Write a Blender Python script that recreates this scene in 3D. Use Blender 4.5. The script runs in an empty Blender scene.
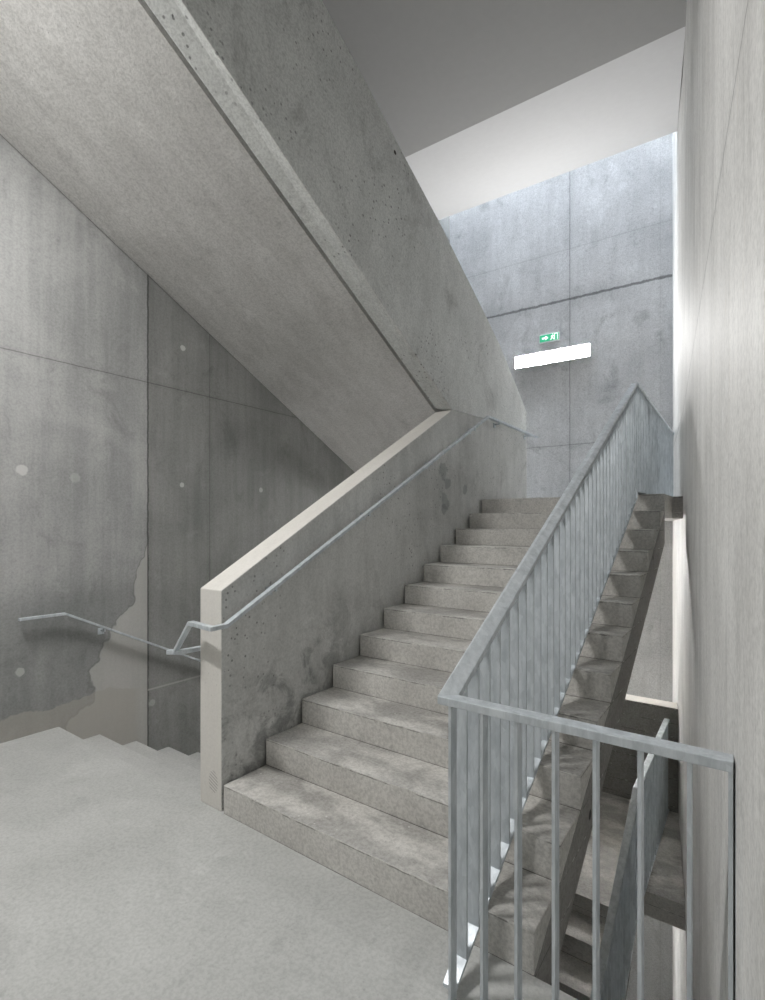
import bpy, bmesh, math, random
from mathutils import Vector, Matrix
random.seed(4)
SC = bpy.context.scene
COL = SC.collection
# ------------------------------------------------------------------ camera, world, light
R, G = 0.16, 0.3108            # rise and going of the main flight
cam_d = bpy.data.cameras.new('camera')
cam_d.sensor_fit = 'VERTICAL'; cam_d.sensor_height = 36.0
cam_d.lens = 511.0 / 1000.0 * 36.0
cam_d.shift_y = 0.0253
cam_d.clip_start = 0.02
cam = bpy.data.objects.new('camera', cam_d); COL.objects.link(cam)
cam.location = (2.429, -1.821, 1.634)
cam.rotation_euler = (math.pi/2, 0, math.radians(35.867))
SC.camera = cam
SC.view_settings.view_transform = 'Standard'
SC.view_settings.look = 'None'
SC.view_settings.exposure = 1.58
SC.view_settings.gamma = 1.0
SC.view_settings.use_curve_mapping = False
LAMP = 52.0                    # radiance of the wall lamps
LAMP_OVER = 80.0
FILL_LOW = 44.0  # radiance of the added fill lamps low on the far wall
SKY = 28.0
w = bpy.data.worlds.new('sky'); SC.world = w; w.use_nodes = True
bg = w.node_tree.nodes['Background']
bg.inputs[0].default_value = (0.82, 0.90, 1.0, 1); bg.inputs[1].default_value = SKY
pl = bpy.data.lights.new('skylight_portal', 'AREA'); pl.shape = 'RECTANGLE'
pl.size, pl.size_y = 3.7, 1.4; pl.cycles.is_portal = True
po = bpy.data.objects.new('skylight_portal', pl); COL.objects.link(po); po.location = (-0.3, 5.98, 13.5)

# ------------------------------------------------------------------ node helpers
class NT:
    def __init__(s, name):
        s.m = bpy.data.materials.new(name); s.m.use_nodes = True
        s.t = s.m.node_tree; s.n = s.t.nodes; s.b = s.n['Principled BSDF']
        g = s.n.new('ShaderNodeNewGeometry'); s.pos = g.outputs['Position']; s.nor = g.outputs['Normal']
        x = s.n.new('ShaderNodeSeparateXYZ'); s.t.links.new(s.pos, x.inputs[0])
        s.x, s.y, s.z = x.outputs
    def put(s, sock, v):
        if isinstance(v, (int, float)): sock.default_value = v
        elif isinstance(v, tuple): sock.default_value = v if len(v) == 4 or len(sock.default_value) == 3 else (*v, 1)
        else: s.t.links.new(v, sock)
    def math(s, op, a, b=0.0, c=0.0, clamp=False):
        n = s.n.new('ShaderNodeMath'); n.operation = op; n.use_clamp = clamp
        s.put(n.inputs[0], a); s.put(n.inputs[1], b); s.put(n.inputs[2], c); return n.outputs[0]
    def ramp(s, v, a, b, lo=0.0, hi=1.0):
        n = s.n.new('ShaderNodeMapRange'); n.interpolation_type = 'SMOOTHSTEP'
        s.put(n.inputs[0], v); n.inputs[1].default_value = a; n.inputs[2].default_value = b
        n.inputs[3].default_value = lo; n.inputs[4].default_value = hi; return n.outputs[0]
    def scaled(s, sx, sy, sz, off=(0, 0, 0)):
        n = s.n.new('ShaderNodeMapping'); s.t.links.new(s.pos, n.inputs[0])
        n.inputs['Scale'].default_value = (sx, sy, sz); n.inputs['Location'].default_value = off; return n.outputs[0]
    def noise(s, vec, scale, detail=4, rough=0.55, dist=0.0):
        n = s.n.new('ShaderNodeTexNoise'); s.t.links.new(vec, n.inputs['Vector'])
        n.inputs['Scale'].default_value = scale; n.inputs['Detail'].default_value = detail
        n.inputs['Roughness'].default_value = rough; n.inputs['Distortion'].default_value = dist; return n.outputs[0]
    def voro(s, vec, scale, rnd=1.0):
        n = s.n.new('ShaderNodeTexVoronoi'); s.t.links.new(vec, n.inputs['Vector'])
        n.inputs['Scale'].default_value = scale; n.inputs['Randomness'].default_value = rnd; return n.outputs['Distance']
    def mix(s, f, a, b, mode='MIX'):
        n = s.n.new('ShaderNodeMix'); n.data_type = 'RGBA'; n.blend_type = mode
        s.put(n.inputs[0], f); s.put(n.inputs[6], a); s.put(n.inputs[7], b); return n.outputs[2]
    def dark(s, col, mask, k):       # multiply a colour by k where mask is 1
        return s.mix(mask, col, (k, k, k, 1), 'MULTIPLY')
    def bump(s, h, strength, dist):
        n = s.n.new('ShaderNodeBump'); n.inputs['Strength'].default_value = strength
        n.inputs['Distance'].default_value = dist; s.t.links.new(h, n.inputs['Height'])
        s.t.links.new(n.outputs[0], s.b.inputs['Normal'])
    def done(s, col, rough=0.8):
        s.put(s.b.inputs['Base Color'], col); s.put(s.b.inputs['Roughness'], rough); return s.m

def concrete(name, c1, c2, streak=(3, 3, .35), streak_amt=.35, pores=.5, stain=.3, grain=.25, joints=(), extra=None,
             rough=.78, bump=.25, off=(0, 0, 0), pscale=26, blotch=.9, pr=.14):
    """cast concrete: blotches, trickle streaks, air pores, grain, formwork joints"""
    k = NT(name)
    big = k.noise(k.scaled(1, 1, 1, off), blotch, 5, .6, .6)
    st = k.noise(k.scaled(*streak, off), 2.2, 5, .6)
    fine = k.noise(k.pos, 60, 3, .7)
    f = k.math('ADD', k.math('MULTIPLY', k.ramp(big, .3, .7), 1 - streak_amt), k.math('MULTIPLY', k.ramp(st, .3, .7), streak_amt))
    col = k.mix(f, (*c1, 1), (*c2, 1))
    sm = k.ramp(k.noise(k.scaled(1, 1, .7, (off[0] + 7, off[1], 3)), 2.1, 6, .68, .8), .54, .72)
    col = k.dark(col, k.math('MULTIPLY', sm, stain), .45)
    light = k.ramp(k.noise(k.scaled(1, 1, 1, (3, off[0] + 1, 9)), 3.4, 6, .7, .4), .58, .7)
    col = k.mix(k.math('MULTIPLY', light, .22), col, (min(1, c2[0]*1.35), min(1, c2[1]*1.35), min(1, c2[2]*1.35), 1))
    col = k.dark(col, k.math('MULTIPLY', k.ramp(fine, .40, .62), grain), .5)
    col = k.dark(col, k.math('MULTIPLY', k.ramp(k.noise(k.pos, 24, 5, .75, .3), .50, .66), grain*.9), .6)
    dens = k.ramp(k.noise(k.scaled(1, 1, 1, (1, 5, off[0])), 1.6, 3), .42, .62)
    vd = k.voro(k.pos, pscale)
    po_ = k.math('MULTIPLY', k.math('MULTIPLY', k.ramp(vd, pr*.6, pr, 1, 0), dens), pores)
    vd2 = k.voro(k.scaled(1, 1, 1, (.3, .7, .2)), pscale*.45)
    po2 = k.math('MULTIPLY', k.math('MULTIPLY', k.ramp(vd2, .04, .065, 1, 0), dens), pores)
    col = k.dark(col, po_, .4); col = k.dark(col, po2, .3)
    wob = k.math('MULTIPLY', k.math('SUBTRACT', k.noise(k.pos, 9, 4, .7), .5), .03)
    for ax, v, wd, amt in joints:
        a = {'x': k.x, 'y': k.y, 'z': k.z}[ax]
        d = k.math('ABSOLUTE', k.math('SUBTRACT', k.math('ADD', a, k.math('MULTIPLY', wob, wd*60)), v))
        col = k.dark(col, k.math('MULTIPLY', k.ramp(d, wd*.3, wd, 1, 0), amt), .25)
        col = k.dark(col, k.math('MULTIPLY', k.ramp(d, wd, wd*9, 1, 0), amt*.22), .5)
    if extra: col = extra(k, col)
    h = k.math('SUBTRACT', k.math('ADD', k.math('MULTIPLY', fine, .3), k.math('MULTIPLY', st, .5)), k.math('ADD', po_, po2))
    k.bump(h, bump, .006)
    return k.done(col, rough)

def plain(name, col, rough=.5, metal=0.0):
    k = NT(name); k.b.inputs['Metallic'].default_value = metal
    n = k.ramp(k.noise(k.pos, 14, 3), .3, .7, .92, 1.06)
    c = k.mix(1.0, (*col, 1), n, 'MULTIPLY') if False else k.mix(k.ramp(k.noise(k.pos, 14, 3), .3, .7), tuple(v*.975 for v in col)+(1,), (*col, 1))
    return k.done(c, rough)

def glow(name, col, strength):
    k = NT(name); k.put(k.b.inputs['Base Color'], (*col, 1)); k.put(k.b.inputs['Emission Color'], (*col, 1))
    k.b.inputs['Emission Strength'].default_value = strength; return k.m

def spot(k, col, ax1, v1, ax2, v2, r, c, amt=.8):
    A = {'x': k.x, 'y': k.y, 'z': k.z}
    d = k.math('SQRT', k.math('ADD', k.math('POWER', k.math('SUBTRACT', A[ax1], v1), 2.0), k.math('POWER', k.math('SUBTRACT', A[ax2], v2), 2.0)))
    d = k.math('ADD', d, k.math('MULTIPLY', k.math('SUBTRACT', k.noise(k.pos, 25 if r < .05 else 10, 4, .6), .5), r*(.7 if r < .05 else 2.2)))
    return k.mix(k.math('MULTIPLY', k.ramp(d, r*.75, r*1.05, 1, 0), amt), col, (*c, 1))

# ------------------------------------------------------------------ materials
def left_extra(k, col):
    # the darker casting right of the vertical joint, and a paler repair patch beside it
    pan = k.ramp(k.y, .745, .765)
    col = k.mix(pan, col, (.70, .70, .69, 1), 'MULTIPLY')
    nz = k.math('MULTIPLY', k.math('SUBTRACT', k.noise(k.scaled(0, 1, 1), 3.0, 3, .5), .5), .55)
    e2 = k.math('ADD', k.math('ADD', .10, k.math('MULTIPLY', k.z, .48)), nz)
    m = k.math('MULTIPLY', k.math('MULTIPLY', k.ramp(k.math('SUBTRACT', k.y, e2), -.01, .02), k.ramp(k.z, 1.45, 1.6, 1, 0)), k.ramp(k.y, .745, .755, 1, 0))
    col = k.mix(k.math('MULTIPLY', m, .55), col, (.50, .49, .46, 1))
    rim = k.math('MULTIPLY', k.math('MULTIPLY', k.ramp(k.math('ABSOLUTE', k.math('SUBTRACT', k.y, e2)), .0, .02, 1, 0), k.ramp(k.z, 1.45, 1.6, 1, 0)), k.ramp(k.y, .745, .755, 1, 0))
    col = k.dark(col, k.math('MULTIPLY', rim, .6), .45)
    # grey washed band low down left of the patch
    low = k.math('MULTIPLY', k.ramp(k.z, .95, 1.25, 1, 0), k.ramp(k.math('SUBTRACT', k.y, e2), -.02, .02, 1, 0))
    col = k.mix(k.math('MULTIPLY', low, .75), col, (.62, .63, .63, 1), 'MULTIPLY')
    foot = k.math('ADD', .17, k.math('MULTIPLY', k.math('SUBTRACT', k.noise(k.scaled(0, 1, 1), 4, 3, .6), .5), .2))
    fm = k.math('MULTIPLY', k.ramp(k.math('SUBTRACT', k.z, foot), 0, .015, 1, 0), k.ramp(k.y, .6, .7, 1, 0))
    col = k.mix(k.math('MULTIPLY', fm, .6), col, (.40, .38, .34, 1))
    jm = k.math('MULTIPLY', k.ramp(k.math('ABSOLUTE', k.math('SUBTRACT', k.z, .10)), .004, .012, 1, 0), pan)
    col = k.mix(k.math('MULTIPLY', jm, .6), col, (.48, .47, .45, 1))
    for y, z, r, a in ((-.257, 2.06, .045, .7), (.123, 2.027, .045, .25), (1.118, 3.387, .03, .75), (1.107, 2.032, .026, .7), (2.108, 2.038, .03, .6), (-.271, .506, .035, .5), (.795, -.03, .035, .3)):
        col = spot(k, col, 'y', y, 'z', z, r, (.62, .62, .60), a)
    return col

def right_extra(k, col):
    # fine upright grain left by the formwork boards
    g = k.noise(k.scaled(9, 9, .7), 2.0, 6, .72, .6)
    col = k.dark(col, k.math('MULTIPLY', k.ramp(g, .50, .70), .38), .6)
    b = k.ramp(k.noise(k.scaled(9, 9, .9, (4, 1, 2)), 2.2, 4, .6), .62, .72)
    return k.mix(k.math('MULTIPLY', b, .22), col, (.50, .43, .33, 1))
def parapet_extra(k, col):
    # damp dark stains low down by the first steps and below the rail further up
    h = k.math('SUBTRACT', k.z, k.math('MULTIPLY', k.y, .515))
    n = k.ramp(k.noise(k.pos, 4.5, 6, .7, .5), .44, .62)
    m = k.math('MULTIPLY', k.math('MULTIPLY', n, k.ramp(h, .35, .8, 1, 0)), k.ramp(k.y, .5, 1.6, 1, .15))
    col = k.dark(col, k.math('MULTIPLY', m, .8), .4)
    for y, z, r in ((2.58, 2.16, .09), (2.66, 2.05, .07), (2.62, 1.86, .08), (2.60, 1.79, .06), (3.05, 2.0, .05)):
        col = spot(k, col, 'y', y, 'z', z, r, (.20, .21, .21), .5)
    return col
def end_extra(k, col):
    # little hatched knot mark on the end face
    e = k.math('SQRT', k.math('ADD', k.math('POWER', k.math('DIVIDE', k.math('ADD', k.x, .095), .045), 2.0), k.math('POWER', k.math('DIVIDE', k.math('SUBTRACT', k.z, .15), .07), 2.0)))
    st = k.math('GREATER_THAN', k.math('SINE', k.math('MULTIPLY', k.math('ADD', k.z, k.math('MULTIPLY', k.x, .4)), 330.0)), .3)
    mk = k.math('MULTIPLY', k.math('MULTIPLY', k.ramp(e, .85, 1.0, 1, 0), st), k.ramp(k.y, .0, .02, 1, 0))
    return k.dark(col, k.math('MULTIPLY', mk, .55), .35)
def upper_extra(k, col):
    return spot(k, col, 'y', 1.747, 'z', 4.79, .02, (.03, .025, .02), 1.0)
M = {}
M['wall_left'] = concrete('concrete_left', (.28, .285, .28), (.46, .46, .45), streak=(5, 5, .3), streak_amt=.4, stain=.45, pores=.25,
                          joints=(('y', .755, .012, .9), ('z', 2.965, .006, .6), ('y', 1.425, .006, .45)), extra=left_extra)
M['wall_right'] = concrete('concrete_right', (.55, .545, .525), (.79, .785, .765), streak=(1.6, 1.6, .5), streak_amt=.5, stain=.3, pores=.3, grain=.3,
                           joints=(('z', 2.74, .006, .7), ('y', 1.2, .007, .55), ('z', -1.2, .006, .5), ('y', 3.97, .006, .3)), extra=right_extra, rough=.66, bump=.12)
M['wall_back'] = concrete('concrete_back', (.45, .455, .46), (.66, .665, .67), streak=(4, 4, .5), streak_amt=.3, stain=.5, pores=.5, grain=.4,
                          joints=(('x', .02, .011, .6), ('z', 5.33, .03, .85), ('z', 6.15, .014, .2), ('z', 2.95, .010, .5), ('x', 1.32, .008, .15)))
M['wall_front'] = concrete('concrete_front', (.33, .33, .32), (.43, .43, .42))
M['soffit'] = concrete('concrete_soffit', (.52, .51, .49), (.68, .67, .65), streak=(3, .8, .8), streak_amt=.5, stain=.25, pores=.12, grain=.38, bump=.8)
M['parapet'] = concrete('concrete_parapet', (.47, .475, .46), (.70, .70, .68), streak=(4, 4, .8), streak_amt=.35, stain=.45, pores=.9, off=(2, 4, 1), extra=parapet_extra, pscale=22, pr=.2)
M['parapet_top'] = concrete('concrete_smooth', (.60, .58, .54), (.68, .66, .62), stain=.08, pores=.3, grain=.1, extra=end_extra)
M['upper'] = concrete('concrete_balustrade', (.59, .60, .585), (.77, .78, .76), streak=(4, 2.5, 1.2), streak_amt=.45, stain=.6, pores=1.0, grain=.38, off=(5, 2, 8), pscale=19, extra=upper_extra, pr=.22)
def tread_extra(k, col):
    up = k.math('GREATER_THAN', k.n['Geometry'].outputs['Normal'] if False else k.upz, .5)
    wear = k.ramp(k.noise(k.scaled(1.2, 2.2, 1), 1.7, 4, .6, .3), .40, .58)
    col = k.dark(col, k.math('MULTIPLY', k.math('MULTIPLY', up, wear), .6), .45)
    sp = k.ramp(k.voro(k.pos, 19), .06, .13, 1, 0)
    sp = k.math('MULTIPLY', sp, k.ramp(k.noise(k.pos, 3, 3), .5, .62))
    col = k.mix(k.math('MULTIPLY', sp, .55), col, (.75, .74, .71, 1))
    # scuffed dark line and chips along the arris of each riser
    fr = k.math('FRACT', k.math('DIVIDE', k.z, R))
    face = k.math('LESS_THAN', k.math('ABSOLUTE', k.upz), .3)
    br = k.ramp(k.noise(k.pos, 7, 4, .7), .42, .58)
    ln = k.math('MULTIPLY', k.math('MULTIPLY', k.math('MULTIPLY', k.ramp(fr, .915, .935), k.ramp(fr, .955, .975, 1, 0)), br), face)
    col = k.dark(col, k.math('MULTIPLY', ln, .75), .3)
    ch = k.math('MULTIPLY', k.math('MULTIPLY', k.ramp(fr, .93, .97), face), k.ramp(k.noise(k.pos, 22, 3, .6), .56, .62))
    col = k.mix(k.math('MULTIPLY', ch, .6), col, (.74, .73, .70, 1))
    side = k.ramp(k.x, 1.78, 1.785)
    for y, z, r in ((2.742, 1.373, .022), (.787, .223, .026)):       # cone holes in the side of the flight
        col = k.mix(side, col, spot(k, col, 'y', y, 'z', z, r, (.02, .018, .015), 1.0))
    return col
def with_up(fn):
    def g(k, col):
        s = k.n.new('ShaderNodeSeparateXYZ'); k.t.links.new(k.nor, s.inputs[0]); k.upz = s.outputs[2]
        return fn(k, col)
    return g
M['step'] = concrete('concrete_step', (.50, .485, .455), (.66, .645, .61), streak=(2, 2, 2), stain=.2, pores=.35, grain=.4, extra=with_up(tread_extra), blotch=1.8)
M['in_shade'] = concrete('concrete_in_shade', (.25, .24, .22), (.36, .35, .33), streak=(2, 2, 2), stain=.3, pores=.5, grain=.4, extra=with_up(tread_extra))  # darker copy of the step concrete, shade of the stair eye in its colour
M['floor'] = concrete('concrete_floor', (.40, .405, .39), (.50, .505, .49), streak=(1, 1.6, 1), streak_amt=.4, stain=.2, pores=.2, grain=.25, rough=.6, bump=.06)
M['ceiling'] = plain('shaded_plaster', (.38, .378, .37), .85)  # grey tone stands for the shade on this ceiling
M['white'] = plain('white_plaster', (.56, .558, .56), .8)
def galvanised(name='galvanised_steel', a=(.46, .50, .525), b=(.70, .74, .77)):
    k = NT(name)
    v = k.n.new('ShaderNodeTexVoronoi'); k.t.links.new(k.scaled(1, 1, .35), v.inputs['Vector']); v.inputs['Scale'].default_value = 55
    s = k.n.new('ShaderNodeSeparateColor'); k.t.links.new(v.outputs['Color'], s.inputs[0])
    n = k.noise(k.scaled(1, 1, .3), 18, 5, .65)
    f = k.math('ADD', k.math('MULTIPLY', s.outputs[0], .35), k.math('MULTIPLY', k.ramp(n, .3, .7), .65))
    col = k.mix(f, (*a, 1), (*b, 1))
    k.b.inputs['Metallic'].default_value = .5
    k.bump(n, .08, .002)
    return k.done(col, k.ramp(n, .3, .7, .58, .42))
M['steel'] = galvanised()
M['housing'] = plain('white_lacquer', (.8, .8, .8), .4)
M['green'] = glow('sign_green', (.02, .27, .14), .45)
M['signwhite'] = glow('sign_white', (.85, .95, .9), .45)
M['black'] = plain('dark_recess', (.03, .028, .025), .9)

# ------------------------------------------------------------------ object helpers
def link(name, bm, mats, parent=None, bev=0.0):
    bmesh.ops.recalc_face_normals(bm, faces=bm.faces)
    me = bpy.data.meshes.new(name); bm.to_mesh(me); bm.free()
    for m in (mats if isinstance(mats, (list, tuple)) else [mats]): me.materials.append(m)
    o = bpy.data.objects.new(name, me); COL.objects.link(o)
    if parent: o.parent = parent
    if bev:
        b = o.modifiers.new('bevel', 'BEVEL'); b.width = bev; b.segments = 2; b.limit_method = 'ANGLE'; b.angle_limit = math.radians(35)
    return o
def tag(o, label=None, cat=None, group=None, kind=None):
    if label: o['label'] = label
    if cat: o['category'] = cat
    if group: o['group'] = group
    if kind: o['kind'] = kind
    return o
def empty(name, loc, label, cat, group=None):
    o = bpy.data.objects.new(name, None); COL.objects.link(o); o.location = loc; o.empty_display_size = .1
    return tag(o, label, cat, group)
def prism(bm, poly, a, b, axis='x', mi=0):
    """polygon of (u,v) extruded along an axis: x -> (y,z), y -> (x,z), z -> (x,y)"""
    def P(u, v, t): return {'x': (t, u, v), 'y': (u, t, v), 'z': (u, v, t)}[axis]
    A = [bm.verts.new(P(u, v, a)) for u, v in poly]; B = [bm.verts.new(P(u, v, b)) for u, v in poly]
    n = len(poly); fs = [bm.faces.new(A), bm.faces.new(B[::-1])]
    for i in range(n): fs.append(bm.faces.new((A[i], B[i], B[(i+1) % n], A[(i+1) % n])))
    for f in fs: f.material_index = mi
    return fs
def box(bm, x0, x1, y0, y1, z0, z1, mi=0): return prism(bm, [(x0, y0), (x1, y0), (x1, y1), (x0, y1)], z0, z1, 'z', mi)
def sweep(bm, pts, wd, ht, closed_ends=True):
    """flat bar along a 3-D polyline: wd across (horizontal), ht vertical, mitred corners; pts are on the bar's top centre line"""
    pts = [Vector(p) for p in pts]; rings = []
    for i, p in enumerate(pts):
        d0 = (pts[i] - pts[i-1]) if i else None; d1 = (pts[i+1] - pts[i]) if i < len(pts)-1 else None
        def flat(d): v = Vector((d.x, d.y, 0)); return v.normalized()
        a = flat(d0) if d0 else flat(d1); b = flat(d1) if d1 else flat(d0)
        n0, n1 = Vector((a.y, -a.x, 0)), Vector((b.y, -b.x, 0))
        m = (n0 + n1).normalized(); m = m / max(.3, m.dot(n0))
        rings.append([bm.verts.new(p + m*s*wd/2 + Vector((0, 0, h))) for s, h in ((-1, 0), (1, 0), (1, -ht), (-1, -ht))])
    for r0, r1 in zip(rings, rings[1:]):
        for j in range(4): bm.faces.new((r0[j], r0[(j+1) % 4], r1[(j+1) % 4], r1[j]))
    bm.faces.new(rings[0][::-1]); bm.faces.new(rings[-1])
NB = bmesh.new
def struct(name, bm, m, label, **k): return tag(link(name, bm, m, **k), label, 'wall' if name.startswith('wall') else name.split('_')[0], kind='structure')

# ------------------------------------------------------------------ the room
def XR(y): return 2.396 - .1214*(y + .28) if y < 3.97 else 1.88 - .1417*(y - 3.97)
XL = -2.13
def YB(x): return 6.73 + .0476*x
ZB, ZT = -6.2, 13.6
bm = NB(); prism(bm, [(XL-.3, -3.7), (XL, -3.7), (XL, 6.9), (XL-.3, 6.9)], ZB, ZT, 'z')
struct('wall_left', bm, M['wall_left'], 'stained grey concrete wall at the left of the stairwell')
bm = NB(); prism(bm, [(XR(-3.7), -3.7), (XR(3.97), 3.97), (XR(7.0), 7.0), (XR(7.0)+.5, 7.0), (XR(-3.7)+.3, -3.7)], ZB, ZT, 'z')
struct('wall_right', bm, M['wall_right'], 'pale streaked concrete wall along the right side of the stairwell')
bm = NB(); prism(bm, [(XL-.3, YB(XL-.3)), (2.0, YB(2.0)), (2.0, 7.3), (XL-.3, 7.3)], ZB, ZT, 'z')
struct('wall_back', bm, M['wall_back'], 'bluish grey concrete wall at the far end carrying lamp and exit sign')
bm = NB(); box(bm, XL-.3, 3.2, -3.7, -3.4, ZB, ZT)
struct('wall_front', bm, M['wall_front'], 'concrete wall closing the near end of the landing')
# landing slab at the foot of the flight
bm = NB(); prism(bm, [(XL, -3.4), (XR(-3.4), -3.4), (XR(-.0), 0), (XL, 0)], -.24, 0, 'z')
struct('floor', bm, M['floor'], 'smooth grey concrete landing floor at the foot of the stairs')
# ceiling toned grey for shade, white sloping soffit behind it, shaft of the skylight
bm = NB(); prism(bm, [(XL, -3.4), (XR(-3.4), -3.4), (XR(3.2), 3.13+.036*XR(3.2)), (XL, 3.13+.036*XL)], 5.87, 6.2, 'z')
struct('ceiling', bm, M['ceiling'], 'flat ceiling above the flight in a shade-darkened grey')
bm = NB()
e1 = [(XL, 3.13+.036*XL, 5.87), (XR(3.2), 3.13+.036*XR(3.2), 5.87)]; e2 = [(XL, 5.20+.036*XL, 6.39), (XR(5.26), 5.20+.036*XR(5.26), 6.39)]
lo = [e1[0], e1[1], e2[1], e2[0]]; hi = [(x, y, ZT) for x, y, z in lo]
A = [bm.verts.new(p) for p in lo]; B = [bm.verts.new(p) for p in hi]
bm.faces.new(A); bm.faces.new(B)
for i in range(4): bm.faces.new((A[i], A[(i+1) % 4], B[(i+1) % 4], B[i]))
tag(link('ceiling_rear', bm, M['white']), 'bright white sloping ceiling in front of the skylight', 'ceiling', kind='structure')
# upper landing, reached by the flight
ZU = 12*R
bm = NB()
prism(bm, [(0, 11*G), (1.79, 11*G), (1.79, 3.97), (XR(3.97), 3.97), (XR(6.8), YB(XR(6.8))), (XL, YB(XL)), (XL, 4.9), (0, 4.9)], ZU-.22, ZU, 'z')
tag(link('floor_upper', bm, M['step'], bev=.004), 'concrete upper landing slab at the head of the flight', 'floor', kind='structure')
# lower landing
ZD, YD = -1.66, 2.90
bm = NB(); prism(bm, [(XL, 3.2), (-.02, 3.2), (-.02, YD), (1.60, YD), (1.60, 3.3), (XR(3.3), 3.3), (XR(4.9), 4.9), (XL, 4.9)], ZD-.22, ZD, 'z')
tag(link('floor_lower', bm, M['step'], bev=.004), 'concrete lower landing slab seen down the stair eye', 'floor', kind='structure')
bm = NB(); prism(bm, [(XL, -3.4), (XR(-3.4), -3.4), (XR(-.5), -.5), (XL, -.5)], ZD-12*R-.24, ZD-12*R, 'z')
tag(link('floor_basement', bm, M['floor']), 'concrete landing below the foot of the lower flight', 'floor', kind='structure')
bm = NB(); box(bm, XL-.3, 3.2, -3.7, 7.2, ZB-.2, ZB)
tag(link('floor_bottom', bm, M['floor']), 'concrete floor at the bottom of the shaft', 'floor', kind='structure')

# ------------------------------------------------------------------ flights of stairs
def flight(name, label, x0, x1, ya, za, n, rise, going, waist, mat, holes=True):
    """n risers from (ya,za) rising along +y: waist slab and a step for each riser but the last, which is the landing edge"""
    t = empty(name, ((x0+x1)/2, ya, za), label, 'staircase')
    inv = Matrix.Translation(-t.location)
    sl = rise/going; yb, zb = ya + (n-1)*going, za + (n-1)*rise
    dz = waist*math.sqrt(1+sl*sl)
    bm = NB()
    ylow = min(ya + (dz)/sl, ya + .55)      # where the soffit meets the foot
    pts = [(ya, za), (yb, zb), (yb, zb - dz + .0), (ya + .02, za - dz + .02*sl)]
    prism(bm, pts, x0, x1, 'x'); bm.transform(inv)
    s = link('waist_slab', bm, M['in_shade'], t)  # shade on the slab's side and underside is in its colour
    for i in range(n-1):
        y, z = ya + i*going, za + i*rise
        bm = NB(); prism(bm, [(y, z), (y, z+rise), (y+going, z+rise)], x0, x1, 'x'); bm.transform(inv)
        # chipped arris
        bmesh.ops.subdivide_edges(bm, edges=[e for e in bm.edges if abs(e.verts[0].co.x - e.verts[1].co.x) > .5], cuts=40)
        for v in bm.verts:
            if abs(v.co.y + t.location.y - y) < 1e-4 and abs(v.co.z + t.location.z - z - rise) < 1e-4 and abs(abs(v.co.x) - (x1-x0)/2) > .01:
                q = random.random(); v.co.z -= .0035*q*q; v.co.y += .004*random.random()**2
        link('step', bm, mat, t, bev=.004)
    return t
fl = flight('staircase', 'wide concrete staircase rising from the landing beside the steel guard', 0, 1.79, 0, 0, 12, R, G, .255, M['step'])
bm = NB()   # the head of the flight under the last riser
yb, zb = 11*G, 11*R
prism(bm, [(yb, zb), (yb, ZU-.22), (yb, zb-.287), (yb+.23, ZU-.22)], 0, 1.79, 'x') if False else None
bm.free()
lf = flight('staircase', 'lower concrete staircase seen down through the narrow stair eye', 0, 1.60, YD-11*G, ZD-12*R, 12, R, G, .255, M['step'])
# flight going down at the left: treads from the floor edge downwards
t = empty('staircase', (-1.19, 0, 0), 'concrete staircase going down along the stained left wall', 'staircase')
r2, g2, n2 = .166, .32, 10
inv = Matrix.Translation(-t.location)
bm = NB(); prism(bm, [(.0, -r2), (g2*(n2), -r2*(n2+1)), (g2*n2, -r2*(n2+1)-.3), (0, -r2-.3)], XL+.004, -.224, 'x'); bm.transform(inv)
link('waist_slab', bm, M['floor'], t)
for i in range(1, n2):
    y0, z = g2*(i-1), -r2*i
    bm = NB(); prism(bm, [(y0, z), (y0+g2, z), (y0+g2, z-r2), (y0, z-.001)], XL+.004, -.224, 'x'); bm.transform(inv)
    link('step', bm, M['floor'], t, bev=.004)
# flight going up from the upper landing, back over the left lane: only its underside shows
def zs(y): return 4.348 - .517*y
t = empty('staircase', (-1.2, 5.2, ZU), 'upper concrete staircase seen from below, its sloping underside overhead', 'staircase')
inv = Matrix.Translation(-t.location)
YT = -1.2
bm = NB()
prof = [(5.118, zs(5.118)), (5.118, ZU)]
n3 = 20
for i in range(n3):
    y = 5.118 - i*.317
    prof += [(y, ZU + (i+1)*.164), (y - .317, ZU + (i+1)*.164)]
yl = prof[-1][0]
prof += [(yl, zs(yl))]
prism(bm, prof, XL+.012, -.307, 'x'); bm.transform(inv)
link('waist_slab', bm, M['soffit'], t)

bm = NB(); box(bm, XL+.004, -.02, -3.4, yl-.005, zs(yl)+.0, zs(yl)+.28)
tag(link('ceiling_near', bm, M['soffit']), 'concrete slab over the near end of the left lane', 'ceiling', kind='structure')
# ------------------------------------------------------------------ concrete parapets in the middle
XP0, XP1 = -.222, -.02
bm = NB()
joint = [(4.87, 2.90), (2.77, 2.79)]
fs = prism(bm, [(0, 0), (0, 1.262), (2.765, 2.798), (4.87, 2.90), (4.87, 1.92), (4.87, ZU-.22), (3.2, ZU-.22), (3.2, ZD), (.0, ZD)][0:5] + [(4.87, ZU-.22), (3.4, ZU-.22), (3.2, ZD), (0.25, ZD), (.25, 0)], XP0, XP1, 'x')
for f in fs:
    f.normal_update(); c = f.calc_center_median()
    if abs(f.normal.x) < .5 and (c.y < .01 or (c.z > 1.3 and c.y < 2.7)): f.material_index = 1
o = link('stair_parapet', bm, [M['parapet'], M['parapet_top']], bev=.006)
tag(o, 'grey concrete parapet with pale top and end, left of the main flight', 'parapet')
bm = NB()
top = [(YT, 5.865), (-.16, 5.865), (.84, 5.330), (1.346, 5.105), (1.901, 4.842), (2.517, 4.565), (3.582, 4.010), (3.972, 3.796), (4.62, 3.34), (4.87, 3.15)]
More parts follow.
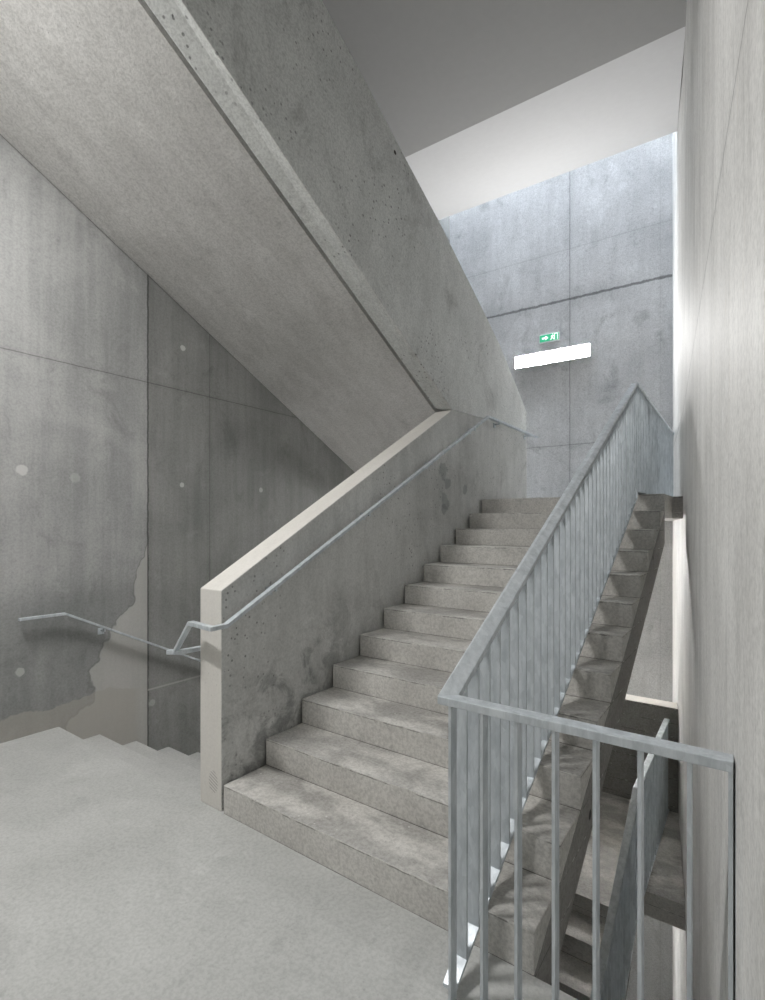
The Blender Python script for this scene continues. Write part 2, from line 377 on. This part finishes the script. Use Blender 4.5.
def ring(x, yk, zk, zt): return [bm.verts.new((x, u, v)) for u, v in [(4.87, 2.902), (yk, zk), (YT, zt)] + top]
ra = ring(XP0, 2.775, 2.845, zs(YT)-.07); rb = ring(XP1, 2.765, 2.800, zs(YT)-.04)
bm.faces.new(ra); bm.faces.new(rb[::-1])
for i in range(len(ra)): bm.faces.new((ra[i], rb[i], rb[(i+1) % len(ra)], ra[(i+1) % len(ra)]))
o = link('stair_parapet', bm, M['upper'], bev=.006)
tag(o, 'pitted concrete parapet slanting up to the ceiling beside the upper flight', 'parapet')
# lower landing parapet at the far side
bm = NB(); prism(bm, [(XL+.002, 4.905), (XR(4.905)-.004, 4.905), (XR(5.13)-.004, 5.13), (XL+.002, 5.13)], ZD-.22, ZD+1.19, 'z')
fs = bm.faces; bm.faces.ensure_lookup_table()
for f in bm.faces:
    f.normal_update()
    if abs(f.normal.z) > .5 and f.calc_center_median().z > ZD+1: f.material_index = 1
tag(link('landing_parapet', bm, [M['in_shade'], M['parapet_top']], bev=.006), 'shaded concrete parapet with lit top, low down behind the stair eye', 'parapet')  # dark front carries its shade, pale top the light falling on it

# ------------------------------------------------------------------ steel guards
def box_obj(name, parent, cx, cy, z0, z1, wx, wy, mat, me=None):
    if me is None:
        bm = NB(); box(bm, -wx/2, wx/2, -wy/2, wy/2, 0, z1-z0)
        o = link(name, bm, mat, parent); 
    else:
        o = bpy.data.objects.new(name, me); COL.objects.link(o); o.parent = parent
    o.location = (cx - parent.location.x, cy - parent.location.y, z0 - parent.location.z)
    return o
def guard(label, front, yend, ybend, zbend, yfoot, zfoot, zland, x=1.58, xend=None, drop=1.045):
    """sloping guard between (yfoot,zfoot) and (ybend,zbend), level beyond it to yend, and a level front piece to the right wall"""
    g = empty('guard_railing', (x, yfoot, zfoot-1.05), label, 'railing')
    inv = Matrix.Translation(-g.location); sl = (zbend-zfoot)/(ybend-yfoot)
    H = .028
    pts = [(x if xend is None else xend, yend, zbend), (x, ybend, zbend), (x, yfoot, zfoot)]
    if front: pts.append((XR(yfoot)-.002, yfoot, zfoot))
    bm = NB(); sweep(bm, pts, .054, H); bm.transform(inv)
    link('handrail', bm, M['steel'], g, bev=.003)
    zb = lambda y: zfoot + sl*(y-yfoot) - drop
    low = [(pts[0][0], yend, zland+.022), (x, ybend+.02, zland+.022)]
    bm = NB(); sweep(bm, [(x, ybend-.02, zb(ybend-.02)+.03), (x, yfoot+.01, zb(yfoot+.01)+.03)], .05, .014); bm.transform(inv)
    link('bottom_rail', bm, M['steel'], g)
    bm = NB(); sweep(bm, low, .05, .014); bm.transform(inv)
    link('bottom_rail', bm, M['steel'], g)
    me = None; pitch = .097
    n = int((ybend-yfoot)/pitch)
    for i in range(n+1):
        y = yfoot + (ybend-yfoot)*i/n
        if i == 0: continue
        o = box_obj('baluster', g, x, y, zb(y)+.012, zb(y)+drop-.018, .048, .010, M['steel'], me); me = me or o.data
    me = None; m = max(1, int((yend-ybend)/pitch))
    for i in range(1, m):
        y = ybend + (yend-ybend)*i/m; xx = x + (pts[0][0]-x)*i/m
        o = box_obj('baluster', g, xx, y, zland+.010, zbend-.02, .048, .010, M['steel'], me); me = me or o.data
    if front:
        me = None; xe = XR(yfoot)-.008; nn = 7
        for i in range(nn):
            xx = x + .018 + .1165*i
            o = box_obj('baluster', g, xx, yfoot, 0.0, zfoot-.018, .010, .042, M['steel'], me); me = me or o.data
        box_obj('baluster', g, xe, yfoot, 0.0, zfoot-.018, .010, .042, M['steel'], me)
    return g
GY, GZ = -.262, 1.048
guard('galvanised steel guard with flat bars on the open side of the main flight', True, 6.25, 3.19, 2.905, GY, GZ, ZU, xend=1.535)
LY, LZ = 2.97, -.60
guard('dark galvanised guard of the lower flight, seen down the stair eye', False, 4.895, LY, LZ, LY-3.45, LZ-.515*3.45, ZD, x=1.632, drop=1.03)

# ------------------------------------------------------------------ handrails on the walls
def bracket(parent, xw, xr, y, z, sgn):
    bm = NB(); box(bm, min(xw, xr), max(xw, xr), y-.008, y+.008, z-.045, z-.033); box(bm, xr-.008, xr+.008, y-.008, y+.008, z-.045, z-.02)
    box(bm, xw-.0*sgn, xw+.008*sgn, y-.025, y+.025, z-.075, z-.02)
    bm.transform(Matrix.Translation(-parent.location)); return link('bracket', bm, M['steel'], parent)
h = empty('handrail', (.04, 0, 1.07), 'galvanised flat handrail wrapping the pale parapet end and climbing the flight', 'handrail')
bm = NB()
XH = .045
sweep(bm, [(XH, 5.09, 2.850), (XH, 3.485, 2.855), (XH, -.02, 1.085), (XH-.012, -.10, 1.080), (-.205, -.075, 1.080), (-.318, -.10, .905)], .040, .024)
bm.transform(Matrix.Translation(-h.location)); link('rail', bm, M['steel'], h, bev=.002)
bm = NB(); sweep(bm, [(-.365, -.12, .90), (-.30, -.08, .90), (-.285, .05, .90), (-.285, 3.0, .90-.519*2.95)], .040, .024)
bm.transform(Matrix.Translation(-h.location)); link('rail', bm, M['steel'], h, bev=.002)
for y in (.35, 1.3, 2.25, 3.15): bracket(h, XP1, XH, y, 1.085+(2.855-1.085)/3.505*(y+.02), 1)
for y in (3.80, 4.78): bracket(h, XP1, XH, y, 2.852, 1)
h = empty('handrail', (-2.07, 0, .93), 'thin galvanised handrail on the stained left wall going down', 'handrail')
bm = NB(); sweep(bm, [(-2.065, -.30, .93), (-2.065, .02, .93), (-2.065, 3.0, .93-.519*2.98)], .040, .02)
bm.transform(Matrix.Translation(-h.location)); link('rail', bm, M['steel'], h, bev=.002)
for y in (.33, 1.4, 2.4): bracket(h, XL, -2.065, y, .93-.519*(y-.02), 1)

# ------------------------------------------------------------------ wall lamps and exit sign
ang = math.atan(.0476)
def lamp(label, loc, rot, strength, wash=False):
    """shallow white box with a flat diffuser; wash: the long sides glow too"""
    t = empty('wall_lamp', loc, label, 'lamp'); t.rotation_euler = rot
    bm = NB(); box(bm, -.603, .603, -.030 if wash else -.075, 0, -.085, .085); link('housing', bm, M['housing'], t, bev=.004)
    bm = NB(); box(bm, -.605, .605, -.085, -.0301 if wash else -.0751, -.098, .098)
    if not wash:                 # an opal front in an opaque rim
        for f in bm.faces:
            f.normal_update(); f.material_index = 0 if f.calc_center_median().y < -.0849 else 1
    link('diffuser', bm, [glow('lamp_diffuser', (1.0, .99, .98), strength), M['housing']], t)
    return t
lamp('glowing white linear lamp on the far wall under the exit sign', (-.26, YB(-.26), 4.415), (0, 0, ang), LAMP)
lamp('glowing linear lamp under the slab over the near landing', (-.66, -1.8, zs(yl)), (math.pi/2, 0, 0), LAMP_OVER)
lamp('added fill lamp on the far wall below the upper landing', (-.6, YB(-.6), 1.30), (0, 0, ang), FILL_LOW, True)  # this and the next are unseen, added to brighten the walls low down
lamp('added fill lamp on the far wall below the lower landing', (-.2, YB(-.2), -2.4), (0, 0, ang), FILL_LOW, True)
t = empty('exit_sign', (-.30, YB(-.30), 4.75), 'small green emergency exit sign above the wall lamp', 'sign'); t.rotation_euler = (0, 0, ang)
bm = NB(); box(bm, -.165, .165, -.045, 0, -.066, .066); link('housing', bm, M['housing'], t, bev=.004)
bm = NB(); box(bm, -.155, .155, -.049, -.045, -.056, .056); link('panel', bm, M['green'], t)
Y0, Y1 = -.0535, -.049
bm = NB()      # arrow, open door and running figure
box(bm, -.115, -.055, Y0, Y1, -.013, .013); prism(bm, [(-.06, .036), (-.06, -.036), (-.012, 0)], Y0, Y1, 'y')
for pts in ([(.085, -.05), (.085, .05), (.14, .05), (.14, -.05), (.132, -.05), (.132, .042), (.093, .042), (.093, -.05)],
            [(.035, .022), (.058, .030), (.066, .012), (.052, -.012), (.030, -.046), (.020, -.042), (.040, -.008), (.030, .008)],
            [(.052, -.012), (.078, -.020), (.078, -.044), (.069, -.044), (.068, -.028), (.048, -.020)],
            [(.058, .030), (.080, .018), (.084, .004), (.077, .002), (.072, .012), (.056, .018)],
            [(.050, .044), (.056, .038), (.064, .040), (.066, .048), (.058, .052)]):
    prism(bm, pts, Y0, Y1, 'y')
link('pictogram', bm, M['signwhite'], t)
